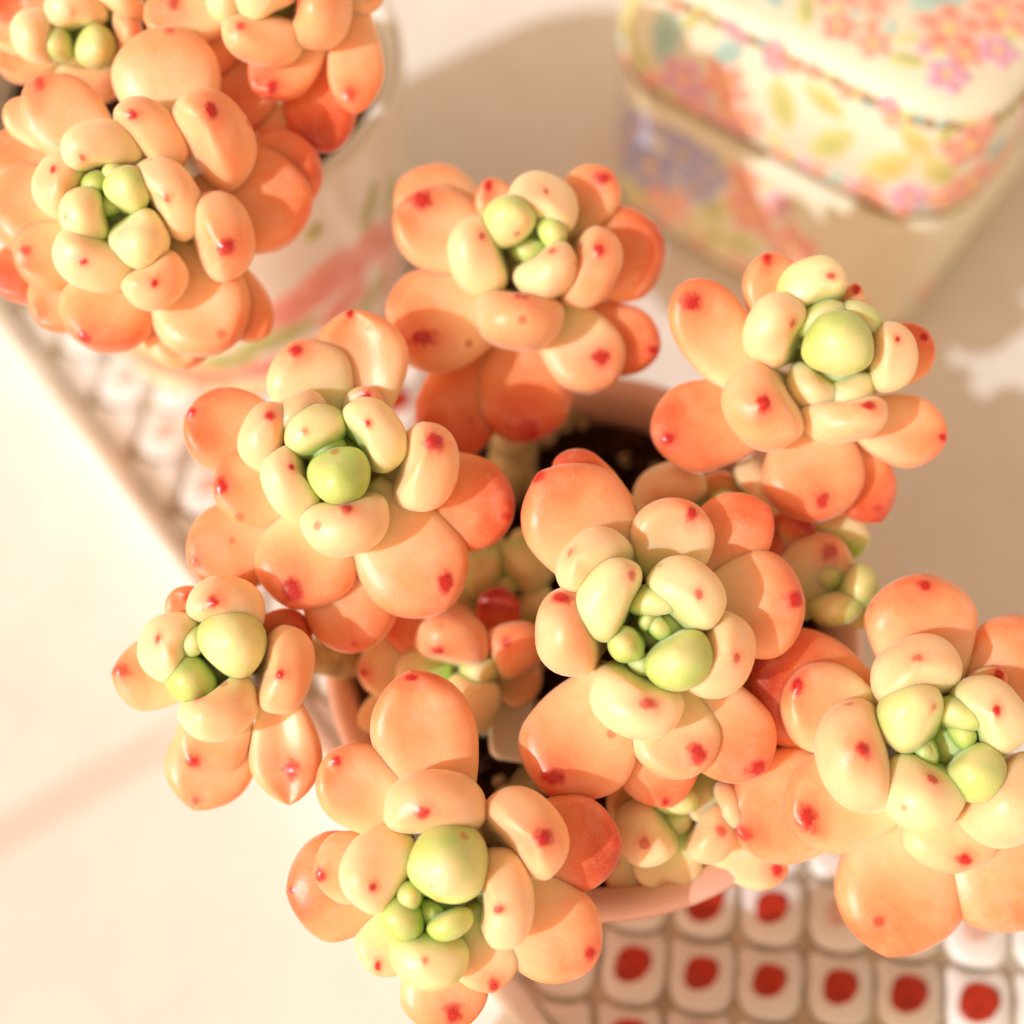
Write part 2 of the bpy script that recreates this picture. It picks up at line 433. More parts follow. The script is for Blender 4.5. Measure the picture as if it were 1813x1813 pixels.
strokes = [(520, 545, .010, .0048, .35, PINKS), (575, 500, .011, .0055, .45, PINKS), (640, 455, .010, .0050, .55, PINKS), (690, 420, .008, .0040, .6, PINKS), (610, 540, .009, .0035, .2, PINKS), (490, 600, .012, .0030, .15, GREENS),
           (555, 410, .0028, .0018, .8, GREENS), (655, 365, .007, .0020, 1.1, GREENS), (600, 590, .010, .0030, .3, GREENS), (690, 345, .006, .0018, 1.2, GREENS), (660, 520, .008, .0030, .5, GREENS), (690, 480, .006, .0030, .8, PINKS),
           (300, 652, .0125, .0040, -.10, CORAL), (360, 668, .010, .0045, .05, CORAL), (235, 632, .009, .0030, -.35, CORAL), (215, 655, .010, .0030, -.25, YEL), (290, 675, .011, .0022, -.08, YEL), (430, 690, .012, .0028, .12, YEL), (230, 606, .008, .0026, -.2, GREENS),
           (470, 650, .011, .0030, .2, PINKS), (400, 640, .008, .0030, .1, GREENS), (150, 600, .008, .0030, -.4, PINKS), (110, 575, .007, .0024, -.5, GREENS), (560, 640, .009, .0028, .35, YEL)]
for px, py, ru, rv, ang, (c0, c1) in strokes:
    hit = wall_hit(px, py)
    if not hit: continue
    u, z = hit
    paint("painted_petal" if c0[0] > .5 else "painted_leaf", white, lambda v, f, c: patch(wsurf, u, z, ru * 1.1, rv * 1.45, ang, .0004, c0, c1, v, f, c, 18, 3, .3))

# ------------------------------------------------------------------ flowered canister, upper right
LZ = 0.050
Fc, Lc = on(1655, 450, LZ), on(1040, 122, LZ)
ex = (Fc - Lc).normalized(); ex = Vector((ex.x, ex.y, 0)).normalized(); ey = Vector((-ex.y, ex.x, 0))
SD = (Fc - Lc).length
tcen = Vector(((Fc.x + Lc.x) / 2, (Fc.y + Lc.y) / 2, 0)) + ey * (SD / 2)
tin = empty("canister", tcen)
tag(tin, "rounded square canister covered in painted pink and lilac blossoms", "canister")
RC = SD * .20
def tring(grow, z, n=12): return [ex * x + ey * y + Vector((0, 0, z)) for x, y in rrect(SD / 2 + grow, SD / 2 + grow, RC + grow, n)]
G1 = -.0022
vs, fs = loft([tring(G1 - .004, .0003), tring(G1 - .001, .0012), tring(G1, .004), tring(G1, LZ - .006), tring(G1 - .0006, LZ - .0035), tring(G1 - .002, LZ - .0025), tring(G1 - .003, LZ - .0022)], True, True)
link("body", mesh("body", vs, fs), M_TIN, tin)
vs, fs = loft([tring(-.0060, LZ - .0030), tring(-.0060, LZ + .005)], False, False); link("seam", mesh("seam", vs, fs), M_GAP, tin)
LH = .036
vs, fs = loft([tring(-.003, LZ + .0022), tring(-.0006, LZ + .0024), tring(0, LZ + .0034), tring(0, LZ + LH - .005), tring(-.0012, LZ + LH - .0015), tring(-.004, LZ + LH - .0002), tring(-.008, LZ + LH + .0006), tring(-.02, LZ + LH + .0012)], True, True)
lid = link("lid", mesh("lid", vs, fs), M_TIN, tin)
for zz, g, par in ((LZ + .0040, .0002, lid), (LZ + LH - .0042, .0002, lid), (.0055, G1 + .0002, tin)):
    vs, fs = loft([tring(g - .0006, zz - .0010), tring(g, zz - .0008), tring(g, zz + .0008), tring(g - .0006, zz + .0010)]); link("gilt_band", mesh("gilt_band", vs, fs), M_GOLD, par)
def side_surf(grow):
    hx = SD / 2 + grow; r_ = RC + grow; L = 2 * (hx - r_); A = r_ * math.pi / 2; per = 4 * (L + A)
    def f(u, v):                      # u = 0 at the middle of the front face, running towards the right corner
        u = (u + L / 2) % per; k = int(u // (L + A)); w = u - k * (L + A)
        if w <= L: x, y, nx, ny = -L / 2 + w, -hx, 0, -1
        else:
            a = -math.pi / 2 + (w - L) / r_; x, y = L / 2 + r_ * math.cos(a), -hx + r_ + r_ * math.sin(a); nx, ny = math.cos(a), math.sin(a)
        for _ in range(k): x, y, nx, ny = -y, x, -ny, nx
        return ex * x + ey * y + Vector((0, 0, v)), ex * nx + ey * ny
    return f
def top_surf(u, v):                   # lid top, held inside its rounded square edge
    m_ = SD / 2 - .0045; rr_ = RC - .0045
    u, v = max(-m_, min(m_, u)), max(-m_, min(m_, v))
    cu, cv = abs(u) - (m_ - rr_), abs(v) - (m_ - rr_)
    if cu > 0 and cv > 0 and math.hypot(cu, cv) > rr_:
        k = rr_ / math.hypot(cu, cv)
        u, v = math.copysign(m_ - rr_ + cu * k, u), math.copysign(m_ - rr_ + cv * k, v)
    ins = SD / 2 - max(abs(u), abs(v))
    zz = LZ + LH + (.0013 if ins > .02 else .0013 - (.02 - ins) * .06)
    return ex * u + ey * v + Vector((0, 0, zz)), Vector((0, 0, 1))
FL = [((.82, .17, .09), (.90, .56, .46)), ((.86, .26, .16), (.90, .62, .52)), ((.62, .22, .40), (.82, .50, .62)), ((.48, .54, .16), (.72, .70, .30)), ((.26, .50, .48), (.50, .70, .62)), ((.86, .55, .12), (.88, .72, .36))]
BLUE = ((.22, .24, .55), (.52, .52, .72))
def flower(surf, u, v, r_, cols, parent, a0):
    def b(vv, ff, cc):
        for k in range(5):
            a = a0 + k * 2 * math.pi / 5
            patch(surf, u + math.cos(a) * r_ * .58, v + math.sin(a) * r_ * .58, r_ * .48, r_ * .42, a, .0005, cols[0], cols[1], vv, ff, cc, 10, 2)
        patch(surf, u, v, r_ * .2, r_ * .2, 0, .0010, (.88, .58, .12), (.85, .45, .12), vv, ff, cc, 8, 2)
    paint("painted_flower", parent, b)
def pleaf(surf, u, v, r_, cols, parent, a):
    paint("painted_leaf", parent, lambda vv, ff, cc: patch(surf, u, v, r_, r_ * .5, a, .0004, cols[0], cols[1], vv, ff, cc, 12, 2, .4))
rf = random.Random(21)
def scatter(surf, u0, u1, v0, v1, parent, n, rmin, rmax, blue_zone=None, skip=None):
    done = []
    for _ in range(n * 40):
        if len(done) >= n: break
        u, v, r_ = rf.uniform(u0, u1), rf.uniform(v0, v1), rf.uniform(rmin, rmax)
        if skip and skip(u, v): continue
        if v - r_ < v0 - .001 or v + r_ > v1 + .001: r_ = min(r_, max(.0022, min(v - v0, v1 - v)))
        if any((u - a) ** 2 + (v - b) ** 2 < ((r_ + c) * .60) ** 2 for a, b, c in done): continue
        done.append((u, v, r_))
        q = rf.random()
        if blue_zone and blue_zone(u, v): flower(surf, u, v, r_, BLUE, parent, rf.uniform(0, 6))
        elif q < .47: flower(surf, u, v, r_, FL[rf.choice((0, 0, 1, 2, 2))], parent, rf.uniform(0, 6))
        elif q < .80: pleaf(surf, u, v, r_ * 1.05, rf.choice(((( .50, .54, .14), (.68, .68, .30)), ((.62, .60, .18), (.78, .72, .34)))), parent, rf.uniform(0, 6))
        else: pleaf(surf, u, v, r_, FL[rf.choice((4, 5, 4))], parent, rf.uniform(0, 6))
s_lid, s_body = side_surf(0), side_surf(G1)
edge = rrect(SD / 2 - .0098, SD / 2 - .0098, RC - .0098, 8)
acc, last = .0, Vector(edge[-1])
pts = []
for q in edge + edge[:1]:              # a border of blossoms along the lid edge
    q = Vector(q); n_ = max(1, int((q - last).length / .0074))
    for k in range(n_): pts.append(last.lerp(q, (k + .5) / n_))
    last = q
keep = []
for q in pts:
    if all((q - w).length > .0072 for w in keep): keep.append(q)
for q in keep:
    c_ = rf.random()
    if c_ < .55: flower(top_surf, q.x, q.y, rf.uniform(.0042, .0052), FL[rf.choice((0, 1, 2))], lid, rf.uniform(0, 6))
    else: pleaf(top_surf, q.x, q.y, .0048, rf.choice((FL[3], FL[4], FL[5], FL[3])), lid, rf.uniform(0, 6))
scatter(s_lid, -SD * .85, SD * 1.1, LZ + .005, LZ + LH - .003, lid, 130, .0068, .0112)
scatter(top_surf, -SD * .36, SD * .36, -SD * .36, SD * .36, lid, 120, .0075, .0120)
scatter(s_body, -SD * .85, SD * .16, .009, LZ - .008, tin, 110, .0062, .0105, lambda u, v: u < -SD * .10 and v > LZ * .40, lambda u, v: u > -.004 and rf.random() < .93)
scatter(s_body, SD * .2, SD * 1.0, .008, .02, tin, 5, .003, .005)

# ------------------------------------------------------------------ succulents
def leaf_mesh(Bp, Op, Tp, side, nup, w, tu, tl, base_p, pk, seed, pt=.0, cup=0.0, box=.9, flat=.72):
    """A fat leaf from base Bp over belly Op (at pk of its length) to tip Tp; returns local verts, faces, length fractions."""
    nv, nb, nc = 36, 13, 18
    us, ps = [], []
    for i in range(nb):
        a = i / nb; us.append(pk * a); ps.append(base_p + (1 - base_p) * math.sin(math.pi / 2 * a) ** 1.05)
    for i in range(nc + 1):
        f = (math.pi / 2) * (i / nc); q = math.cos(f)
        us.append(pk + (1 - pk) * math.sin(f)); ps.append(max(q, 0) ** (.90 + .25 * min(pt, 1.9)))
    # quadratic through B, O at pk, T
    def C(u):
        l0 = (u - pk) * (u - 1) / (pk); l1 = u * (u - 1) / (pk * (pk - 1)); l2 = u * (u - pk) / (1 - pk)
        return Bp * l0 + Op * l1 + Tp * l2
    vs, al = [], []
    S = side.normalized(); so = Vector((seed * 3.7, seed * 1.3, seed * 9.1))
    for u, p in zip(us, ps):
        c = C(u); tg = (C(min(1, u + .01)) - C(max(0, u - .01))).normalized()
        n_ = S.cross(tg); n_ = n_.normalized()
        if n_.dot(nup) < 0: n_ = -n_
        if p < 1e-4:
            mu = tg * (w * .005 * (1 + min(pt, 1))); vs.append(c + mu - Bp); al.append(1.0); continue
        for k in range(nv):
            a = 2 * math.pi * k / nv; ca, sa = math.cos(a), math.sin(a)
            x = math.copysign(abs(ca) ** box, ca) * w / 2 * p
            t_ = tu if sa > 0 else tl
            y = math.copysign(abs(sa) ** (box if sa < 0 else flat), sa) * t_ * (p ** .85)
            if sa > 0: y -= cup * tu * math.exp(-(ca * 1.9) ** 2) * sa * min(1, p * 1.2)
            q = c + S * x + n_ * y
            dsp = noise.noise(q * (1.1 / w) + so) * .048 * w * p + noise.noise(q * (2.6 / w) + so) * .016 * w * p
            vs.append(q + (S * x + n_ * y).normalized() * dsp - Bp); al.append(u)
    fs = []
    nr = len(us) - 1
    for k in range(nr - 1):
        for i in range(nv):
            j = (i + 1) % nv; fs.append((k * nv + i, k * nv + j, (k + 1) * nv + j, (k + 1) * nv + i))
    t0 = (nr - 1) * nv; tip = len(vs) - 1
    for i in range(nv): fs.append((t0 + i, t0 + (i + 1) % nv, tip))
    fs.append(tuple(range(nv - 1, -1, -1)))
    return vs, fs, al
seed_n = [0]
def add_leaf(root, c, d, kind, a):
    s = d / FPX; seed_n[0] += 1; sd = seed_n[0]; rnd = random.Random(sd)
    def P(x, y, z): return at(x, y, d - z * s)
    K = -FW
    tone = a['tone']
    if kind == 'F':
        E, w = a['e'], a['w'] * s
        z = a.get('z', -22 * tone) - 10; zb = a.get('zb', min(z - 18, -30))
        b = a.get('b') or (c[0] + .15 * (E[0] - c[0]), c[1] + .15 * (E[1] - c[1]))
        Bp, Tp = P(b[0], b[1], zb), P(E[0], E[1], z)
        L = Tp - Bp; kk = K + Vector((0, 0, .15)); nn = (kk - L * (kk.dot(L) / L.length_squared)).normalized()
        sidev = L.cross(nn)
        Op = Bp.lerp(Tp, .62) - nn * (w * .10)
        vs, fs, al = leaf_mesh(Bp, Op, Tp, sidev, nn, w * 1.03, w * .24, w * .40, .42, .62, sd, a.get('pt', rnd.uniform(.5, 1.7)), a.get('cup', rnd.uniform(.0, .35)))
        dflt = None
    else:
        o, w, t = a['o'], a['w'] * s, a['t'] * s
        z = a.get('z', 30 - 52 * tone) * 1.15 + 26
        dx, dy = c[0] - o[0], c[1] - o[1]
        dl = math.hypot(dx, dy) or 1
        if a.get('ang') is not None:
            an = rad(a['ang']); sx_, sy_ = math.cos(an), math.sin(an)
            nx, ny = -sy_, sx_
            if nx * dx + ny * dy < 0: nx, ny = -nx, -ny
        else: nx, ny = (dx / dl, dy / dl) if dl > 4 else (0, -1)
        dt = a.get('dot')
        tp = (dt[0], dt[1]) if dt and math.hypot(dt[0] - o[0], dt[1] - o[1]) < .42 * a['w'] else (o[0] + nx * a['t'] * .16, o[1] + ny * a['t'] * .16)
        tp = (o[0] + (tp[0] - o[0]) * .8, o[1] + (tp[1] - o[1]) * .8)
        bx, by = o[0] + nx * min(dl, a['t'] * .45), o[1] + ny * min(dl, a['t'] * .45)
        Bp, Op, Tp = P(bx, by, z - 1.05 * a['w'] - 20), P(o[0], o[1], z - .10 * a['w']), P(tp[0], tp[1], z + .34 * a['w'])
        nn = (RT * nx - UP * ny).normalized()
        L = Tp - Bp; sidev = L.cross(nn)
        vs, fs, al = leaf_mesh(Bp, Op, Tp, sidev, nn, w * 1.07, t * .40, t * .66, .45, .56, sd, 1.2 if tone > .2 else 1.9, a.get('cup', rnd.uniform(.1, .38) if tone > .2 else .05), .86 if tone > .2 else .97, .72 if tone > .2 else .92)
    me = mesh("leaf", vs, fs)
    dt = a.get('dot'); best = None
    if dt:
        bd = 1e9
        for v in me.vertices:
            pw = v.co + Bp
            if v.normal.dot(CAM - pw) < 0: continue
            x, y = proj(pw); q = (x - dt[0]) ** 2 + (y - dt[1]) ** 2
            if q < bd: bd, best, bn = q, v.co.copy(), v.normal.copy()
        if best is not None:
            r_ = dt[2] * s * 1.3; hgt = dt[2] * s * .34
            for v in me.vertices:
                q = (v.co - best).length / r_
                if q < 2.5: v.co += bn * hgt * math.exp(-q * q * 1.3)
            best = best + bn * hgt; me.update()
    at_ = me.attributes.new("along", 'FLOAT', 'POINT'); at_.data.foreach_set("value", al)
    o_ = link("leaf", me, M_LEAF, root, Bp - Vector(root.location))
    o_['tone'] = float(tone + rnd.uniform(-.03, .03)); o_['seed'] = sd * .173
    if best is not None:
        o_['dot_x'], o_['dot_y'], o_['dot_z'] = (float(x) for x in best); o_['dot_r'] = float(dt[2] * s * 1.05); o_['dot_s'] = float(dt[3] if len(dt) > 3 else 1.0)
    else:
        o_['dot_x'] = o_['dot_y'] = o_['dot_z'] = 0.0; o_['dot_r'] = .0001; o_['dot_s'] = 0.0
    return o_
def tube(path, radii, n=14):
    rings = []
    for k, p in enumerate(path):
        tg = (path[min(k + 1, len(path) - 1)] - path[max(k - 1, 0)]).normalized()
        a = tg.orthogonal().normalized() if k == 0 else (rings_a - tg * rings_a.dot(tg)).normalized()
        rings_a = a; b = tg.cross(a)
        rings.append([p + (a * math.cos(2 * math.pi * i / n) + b * math.sin(2 * math.pi * i / n)) * radii[k] * (1 + .12 * noise.noise(p * 900 + Vector((i, 0, 0)))) for i in range(n)])
    return loft(rings, True, True)
def F(ex_, ey_, w, tone, dot=None, **k): return ('F', dict(e=(ex_, ey_), w=w, tone=tone, dot=dot, **k))
def U(ox, oy, w, t, tone, dot=None, **k): return ('U', dict(o=(ox, oy), w=w, t=t, tone=tone, dot=dot, **k))
def succulent(label, c, d, leaves, foot, group, core=100, thick=.0034):
    s = d / FPX
    top = at(c[0], c[1], d + 40 * s)
    root = empty("succulent", top)
    tag(root, label, "succulent", group)
    mid = top.lerp(foot, .5) + Vector((0, 0, .006)) - FW * -.002
    path = [];
    for i in range(11):
        t = i / 10
        path.append((top * (1 - t) ** 2 + mid * 2 * t * (1 - t) + foot * t * t) - top)
    vs, fs = tube(path, [(thick + .0004 * math.sin(i * 2.1)) for i in range(11)])
    link("stem", mesh("stem", vs, fs), M_STEM, root)
    if core:
        bm = bmesh.new(); bmesh.ops.create_icosphere(bm, subdivisions=3, radius=1)
        ax = (CAM - top).normalized(); q = ax.to_track_quat('Z', 'Y').to_matrix()
        cc = at(c[0], c[1], d + core * .75 * s) - top
        for v in bm.verts:
            x = v.co.copy(); v.co = cc + q @ Vector((x.x * core * .62 * s, x.y * core * .62 * s, x.z * core * .85 * s)) * (1 + .06 * noise.noise(x * 3))
        me = bpy.data.meshes.new("crown_base"); bm.to_mesh(me); bm.free()
        at_ = me.attributes.new("along", 'FLOAT', 'POINT'); at_.data.foreach_set("value", [.55] * len(me.vertices))
        o = link("crown_base", me, M_LEAF, root)
        o['tone'] = .30; o['seed'] = c[0] * .01; o['dot_x'] = o['dot_y'] = o['dot_z'] = 0.0; o['dot_r'] = .0001; o['dot_s'] = 0.0
    for kd, a in leaves: add_leaf(root, c, d, kd, a)
    return root
def foot(x, y): return on(x, y, POT_Z - .010)
def wfoot(x, y): return on(x, y, WZ - .011)
GP, GW = "succulents growing in the pink pot", "succulents growing in the white painted pot"

succulent("large coral rosette at the very centre with a green heart of four buds", (1170, 1110), .200, [
    F(962, 838, 205, .80, (955, 845, 20), pt=1.9, b=(1112, 1040), z=-22, cup=.1), F(1362, 898, 145, .95, (1362, 905, 9, .5), b=(1200, 1010), z=-45), F(1422, 1068, 195, .80, (1406, 1062, 22), b=(1235, 1080), z=-14),
    F(1342, 1376, 165, .82, (1339, 1359, 17), b=(1215, 1190), z=-32), F(1190, 1428, 145, .80, (1178, 1420, 10), b=(1130, 1250), z=-55), F(972, 1408, 208, .80, (975, 1377, 19), b=(1095, 1195), z=-20, cup=.05),
    F(985, 812, 100, .95, None, b=(1115, 905), z=-95),
    U(1018, 1118, 150, 108, .55, (990, 1058, 17)), U(1055, 1003, 140, 92, .38, (1010, 980, 8, .6), z=-4), U(1086, 1064, 134, 93, .22, (1117, 1020, 8, .7), z=22),
    F(1197, 890, 152, .52, (1225, 911, 16), b=(1185, 1055), z=8, zb=-50), U(1212, 1058, 136, 100, .28, (1237, 1055, 7, .7), z=20), U(1263, 1156, 148, 108, .45, (1303, 1164, 10, .8), z=2),
    U(1200, 1160, 118, 92, .05, None, z=34), U(1113, 1138, 62, 56, .04, None, z=14), U(1165, 1068, 100, 56, .06, None, z=0), U(1128, 1230, 156, 110, .33, (1147, 1246, 12, .8), z=12),
    F(1222, 1374, 160, .58, (1234, 1336, 21), b=(1160, 1190), z=0, zb=-55), U(1168, 1108, 52, 36, .03, None, z=-8, ang=50), U(1150, 1098, 44, 30, .02, None, z=-6), U(1140, 1170, 60, 40, .1, None, z=-10)],
    foot(1120, 1120), GP)
succulent("rosette near the top of the pink pot in front of the canister", (935, 435), .221, [
    F(708, 318, 155, .72, None, b=(870, 430), z=-45), F(700, 372, 152, .74, (748, 358, 17), b=(885, 450), z=-12), F(862, 317, 72, .78, (862, 332, 12), b=(905, 420), z=-6), F(1082, 302, 108, .74, (1068, 316, 15), b=(975, 420), z=-8),
    F(1174, 425, 172, .92, (1163, 401, 10), b=(985, 470), z=-22), F(686, 560, 135, .75, None, b=(850, 520), z=-45), F(698, 606, 165, .72, (748, 604, 17), b=(905, 525), z=-12), F(1080, 682, 140, .55, (1070, 632, 18), b=(970, 530), z=-8),
    F(1167, 622, 128, .92, (1157, 623, 10), b=(1000, 560), z=-50), F(925, 780, 172, .95, (931, 761, 22, .8), b=(930, 550), z=-72), F(775, 812, 155, 1.0, None, b=(880, 570), z=-85),
    U(958, 374, 122, 95, .3, (966, 340, 5, .7), z=4), U(1038, 474, 134, 92, .60, (1062, 444, 10), z=-4), U(962, 474, 110, 86, .34, (976, 443, 8, .7), z=14), U(858, 455, 126, 92, .3, (852, 420, 6, .8), z=12),
    U(905, 398, 90, 82, .1, (934, 396, 5, .3), z=26), U(973, 414, 58, 46, .08, None, z=14), U(918, 553, 156, 104, .60, (925, 527, 19), z=2), U(935, 440, 60, 46, .05, None, z=-14)],
    foot(905, 870), GP, thick=.0050)
succulent("big full rosette on the left side of the pink pot with one glossy green bud", (592, 815), .206, [
    F(622, 549, 172, .75, (619, 557, 10), pt=1.9, b=(650, 750), z=-20, cup=.6), F(518, 606, 155, .55, (526, 620, 16), b=(592, 760), z=-5), F(328, 738, 155, .88, (338, 730, 8), b=(525, 800), z=-28), F(376, 862, 145, .78, (391, 862, 15), b=(560, 860), z=-10),
    F(338, 1008, 165, .82, (341, 995, 9, .5), b=(535, 895), z=-42), F(512, 1074, 180, .78, (517, 1047, 21), b=(575, 880), z=-4), F(622, 1155, 182, .80, (626, 1140, 7, .6), b=(610, 920), z=-38), F(790, 1078, 190, .72, (784, 1034, 17), b=(640, 865), z=-5, cup=.1),
    F(902, 925, 172, .95, (893, 916, 11, .8), b=(680, 830), z=-32), U(484, 776, 118, 88, .5, (479, 736, 12), z=0), U(532, 740, 100, 66, .5, None, z=-8), U(524, 850, 126, 92, .3, (515, 827, 7), z=14),
    U(612, 914, 150, 106, .35, (614, 902, 12), z=10), U(656, 772, 132, 88, .28, (651, 749, 7), z=16), F(664, 694, 78, .55, (652, 702, 11), b=(605, 770), z=2), U(740, 828, 146, 104, .48, (772, 780, 15), z=2),
    U(598, 832, 98, 98, .0, None, z=36), U(562, 768, 106, 78, .16, (539, 765, 5, .5), z=18), U(580, 800, 70, 60, .04, None, z=-6)],
    foot(860, 960), GP)
succulent("upright rosette at the right rim of the pink pot with one large pale green bud", (1480, 640), .211, [
    F(1212, 500, 132, .78, (1226, 533, 16), b=(1335, 700), z=8, zb=-40), F(1357, 447, 112, .74, (1356, 460, 13), b=(1405, 620), z=-14), F(1156, 768, 166, .88, (1181, 776, 16), b=(1380, 725), z=-18), F(1645, 588, 112, .84, (1636, 599, 11), b=(1535, 680), z=-16),
    F(1677, 778, 128, .76, (1669, 774, 8), b=(1500, 735), z=-18), F(1455, 918, 180, .80, (1454, 887, 16, .9), b=(1435, 725), z=-12), F(1558, 925, 115, 1.0, (1550, 905, 9, .5), pt=1.9, b=(1490, 760), z=-52),
    U(1360, 716, 152, 108, .58, (1351, 716, 17), z=8), U(1380, 590, 122, 96, .38, (1400, 575, 8, .8), z=12), U(1440, 515, 114, 88, .28, (1472, 489, 6, .8), z=4), U(1456, 572, 96, 58, .10, None, z=2), U(1520, 566, 80, 50, .10, None, z=8),
    F(1516, 502, 44, .6, (1515, 513, 9), b=(1495, 600), z=6), U(1482, 622, 114, 104, .08, None, z=40), U(1445, 684, 100, 70, .25, None, z=-26), U(1500, 690, 90, 60, .22, None, z=-22), U(1568, 632, 108, 76, .38, (1589, 601, 6), z=8), U(1492, 732, 134, 80, .5, (1540, 718, 11), z=0)],
    foot(1330, 1000), GP, core=135)
succulent("rosette at the right edge of the picture leaning over the dotted tiles", (1680, 1315), .203, [
    F(1632, 1022, 195, .74, (1635, 1040, 16), b=(1650, 1240), z=-12, cup=.05), F(1870, 1120, 190, .88, None, b=(1715, 1280), z=-26), F(1780, 1192, 62, .6, (1767, 1194, 11), b=(1690, 1250), z=-2), F(1330, 1195, 215, 1.02, None, b=(1560, 1260), z=-62),
    F(1398, 1232, 165, .66, (1415, 1215, 15), b=(1560, 1285), z=-8), F(1400, 1445, 185, .72, (1428, 1447, 20), b=(1612, 1390), z=-8), F(1296, 1458, 205, .78, (1310, 1477, 14, .8), b=(1540, 1395), z=-42), F(1572, 1694, 222, .82, (1553, 1630, 12, .7), pt=1.9, b=(1630, 1420), z=-40, cup=.2),
    F(1835, 1640, 215, .78, None, b=(1720, 1440), z=-35), F(1705, 1542, 165, .50, (1706, 1524, 15), b=(1672, 1370), z=2, zb=-50),
    U(1625, 1202, 152, 108, .45, (1625, 1165, 8, .6), z=2), U(1530, 1336, 186, 118, .48, (1526, 1328, 17), z=4), U(1618, 1274, 120, 98, .17, (1651, 1253, 7, .6), z=22), U(1638, 1392, 138, 120, .26, (1651, 1380, 11, .9), z=20),
    U(1720, 1362, 108, 88, .04, None, z=26), U(1743, 1271, 140, 106, .28, (1763, 1260, 9), z=12), U(1692, 1268, 84, 56, .07, None, z=4), U(1642, 1328, 56, 42, .02, None, z=-4), U(1700, 1303, 50, 40, .03, None, z=-2), U(1778, 1408, 176, 118, .42, None, z=4), U(1690, 1390, 60, 50, .05, None, z=0)],
    foot(1420, 1250), GP)
succulent("small rosette hanging over the left tray edge beside the pot rim", (385, 1165), .205, [
    F(198, 1193, 128, .70, (212, 1188, 14, .7), pt=1.9, b=(355, 1200), z=-26), F(307, 1046, 76, .75, (330, 1055, 12, .8), b=(370, 1130), z=-10), F(545, 1135, 105, .95, None, b=(440, 1120), z=-45), F(343, 1434, 156, .74, (347, 1420, 8, .6), pt=1.9, b=(405, 1235), z=-34),
    F(340, 1366, 130, .70, (340, 1348, 11), b=(425, 1230), z=-14), F(513, 1425, 124, .68, (515, 1361, 17), pt=1.9, b=(490, 1215), z=-12, cup=.5),
    U(400, 1082, 126, 92, .45, (378, 1066, 10), z=2), U(315, 1147, 118, 106, .28, (281, 1133, 7, .8), z=8), U(350, 1138, 56, 42, .14, None, z=14), U(404, 1147, 118, 108, .15, None, z=28), U(344, 1196, 90, 76, .0, None, z=12), U(386, 1244, 132, 96, .38, (350, 1239, 9), z=12, ang=-28), U(496, 1187, 148, 92, .58, (496, 1196, 11), z=4)],
    foot(700, 1180), GP)
succulent("rosette lowest in the picture with two tiny mint buds at its heart", (775, 1595), .195, [
    F(726, 1190, 190, .78, (729, 1200, 9), pt=1.9, b=(785, 1480), z=-14, cup=.3), F(574, 1348, 150, .70, (597, 1349, 13), b=(745, 1470), z=-8), F(508, 1580, 192, .82, (517, 1577, 7, .8), pt=1.9, b=(720, 1560), z=-34), F(553, 1548, 125, .70, (568, 1548, 11), b=(715, 1525), z=-14),
    F(1100, 1498, 166, 1.0, (1090, 1490, 10, .6), b=(875, 1500), z=-34), F(1050, 1712, 174, .74, (1043, 1690, 14), b=(865, 1555), z=-10, cup=.1), F(872, 1758, 128, .55, (873, 1745, 10), b=(838, 1600), z=-2), F(660, 1726, 115, .45, (670, 1711, 7), b=(722, 1605), z=-16), F(797, 1835, 150, .72, (803, 1797, 15), pt=1.9, b=(772, 1650), z=-26),
    U(680, 1545, 138, 112, .38, (658, 1572, 9), z=8), U(770, 1438, 166, 108, .52, (751, 1437, 13), z=6), U(790, 1543, 132, 128, .12, (774, 1595, 5, .4), z=36), U(924, 1478, 166, 108, .56, (962, 1485, 18), z=2), U(882, 1588, 158, 92, .42, (882, 1609, 7), z=10), U(762, 1686, 132, 98, .2, (751, 1702, 6, .6), z=8),
    U(720, 1620, 80, 64, .0, None, z=16), U(730, 1586, 48, 42, .02, None, z=24), U(796, 1632, 78, 48, .02, None, z=24, ang=-20), U(765, 1612, 50, 40, .0, None, z=-4)],
    foot(950, 1380), GP)
def moved(lv, dx, dy):
    out = []
    for kd, a in lv:
        b = dict(a)
        for q in ('e', 'o', 'b', 'dot'):
            if b.get(q): b[q] = (b[q][0] + dx, b[q][1] + dy) + tuple(b[q][2:])
        out.append((kd, b))
    return out
LOW = [F(-10, -290, 190, .8, (0, -270, 10)), F(-200, -190, 170, .75, (-180, -180, 12)), F(-270, 0, 190, .8, (-250, 0, 12)), F(-190, 200, 170, .8), F(20, 270, 190, .75), F(210, 180, 180, .8), F(280, -20, 190, .8, (260, -20, 14)), F(190, -210, 170, .8, (180, -190, 13)),
       U(-100, -60, 140, 105, .45, (-110, -60, 9)), U(10, -120, 140, 105, .5, (10, -130, 9)), U(110, -40, 140, 105, .45, (120, -40, 9)), U(60, 90, 140, 105, .4, (65, 100, 8)), U(-70, 90, 140, 105, .4), U(10, -20, 110, 90, .08), U(-30, 35, 70, 60, .02)]
sc = on(815, 2130, .046)  # unseen pot and rosettes, added to throw shade over the tiles
small = empty("flower_pot", (sc.x, sc.y, 0)); tag(small, "white pot added unseen below the picture edge to carry the shading rosettes", "flower pot", "unseen plants added for shade")
vs, fs = loft(lathe([(.01, .001), (.017, 0), (.019, .002), (.023, .043), (.0245, .0445), (.024, .046), (.022, .045), (.020, .036), (.002, .035)], 1, 1, 48))
link("body", mesh("body", vs, fs), M_WHITE, small)
GS = "unseen succulents added to shade the tiles"
def foot2(x): q = on(x, 2130, .036); return q
succulent("right hand rosette added unseen below the picture edge to shade the tiles", (1010, 2175), .200, moved(LOW, 1010, 2175), foot2(880), GS)
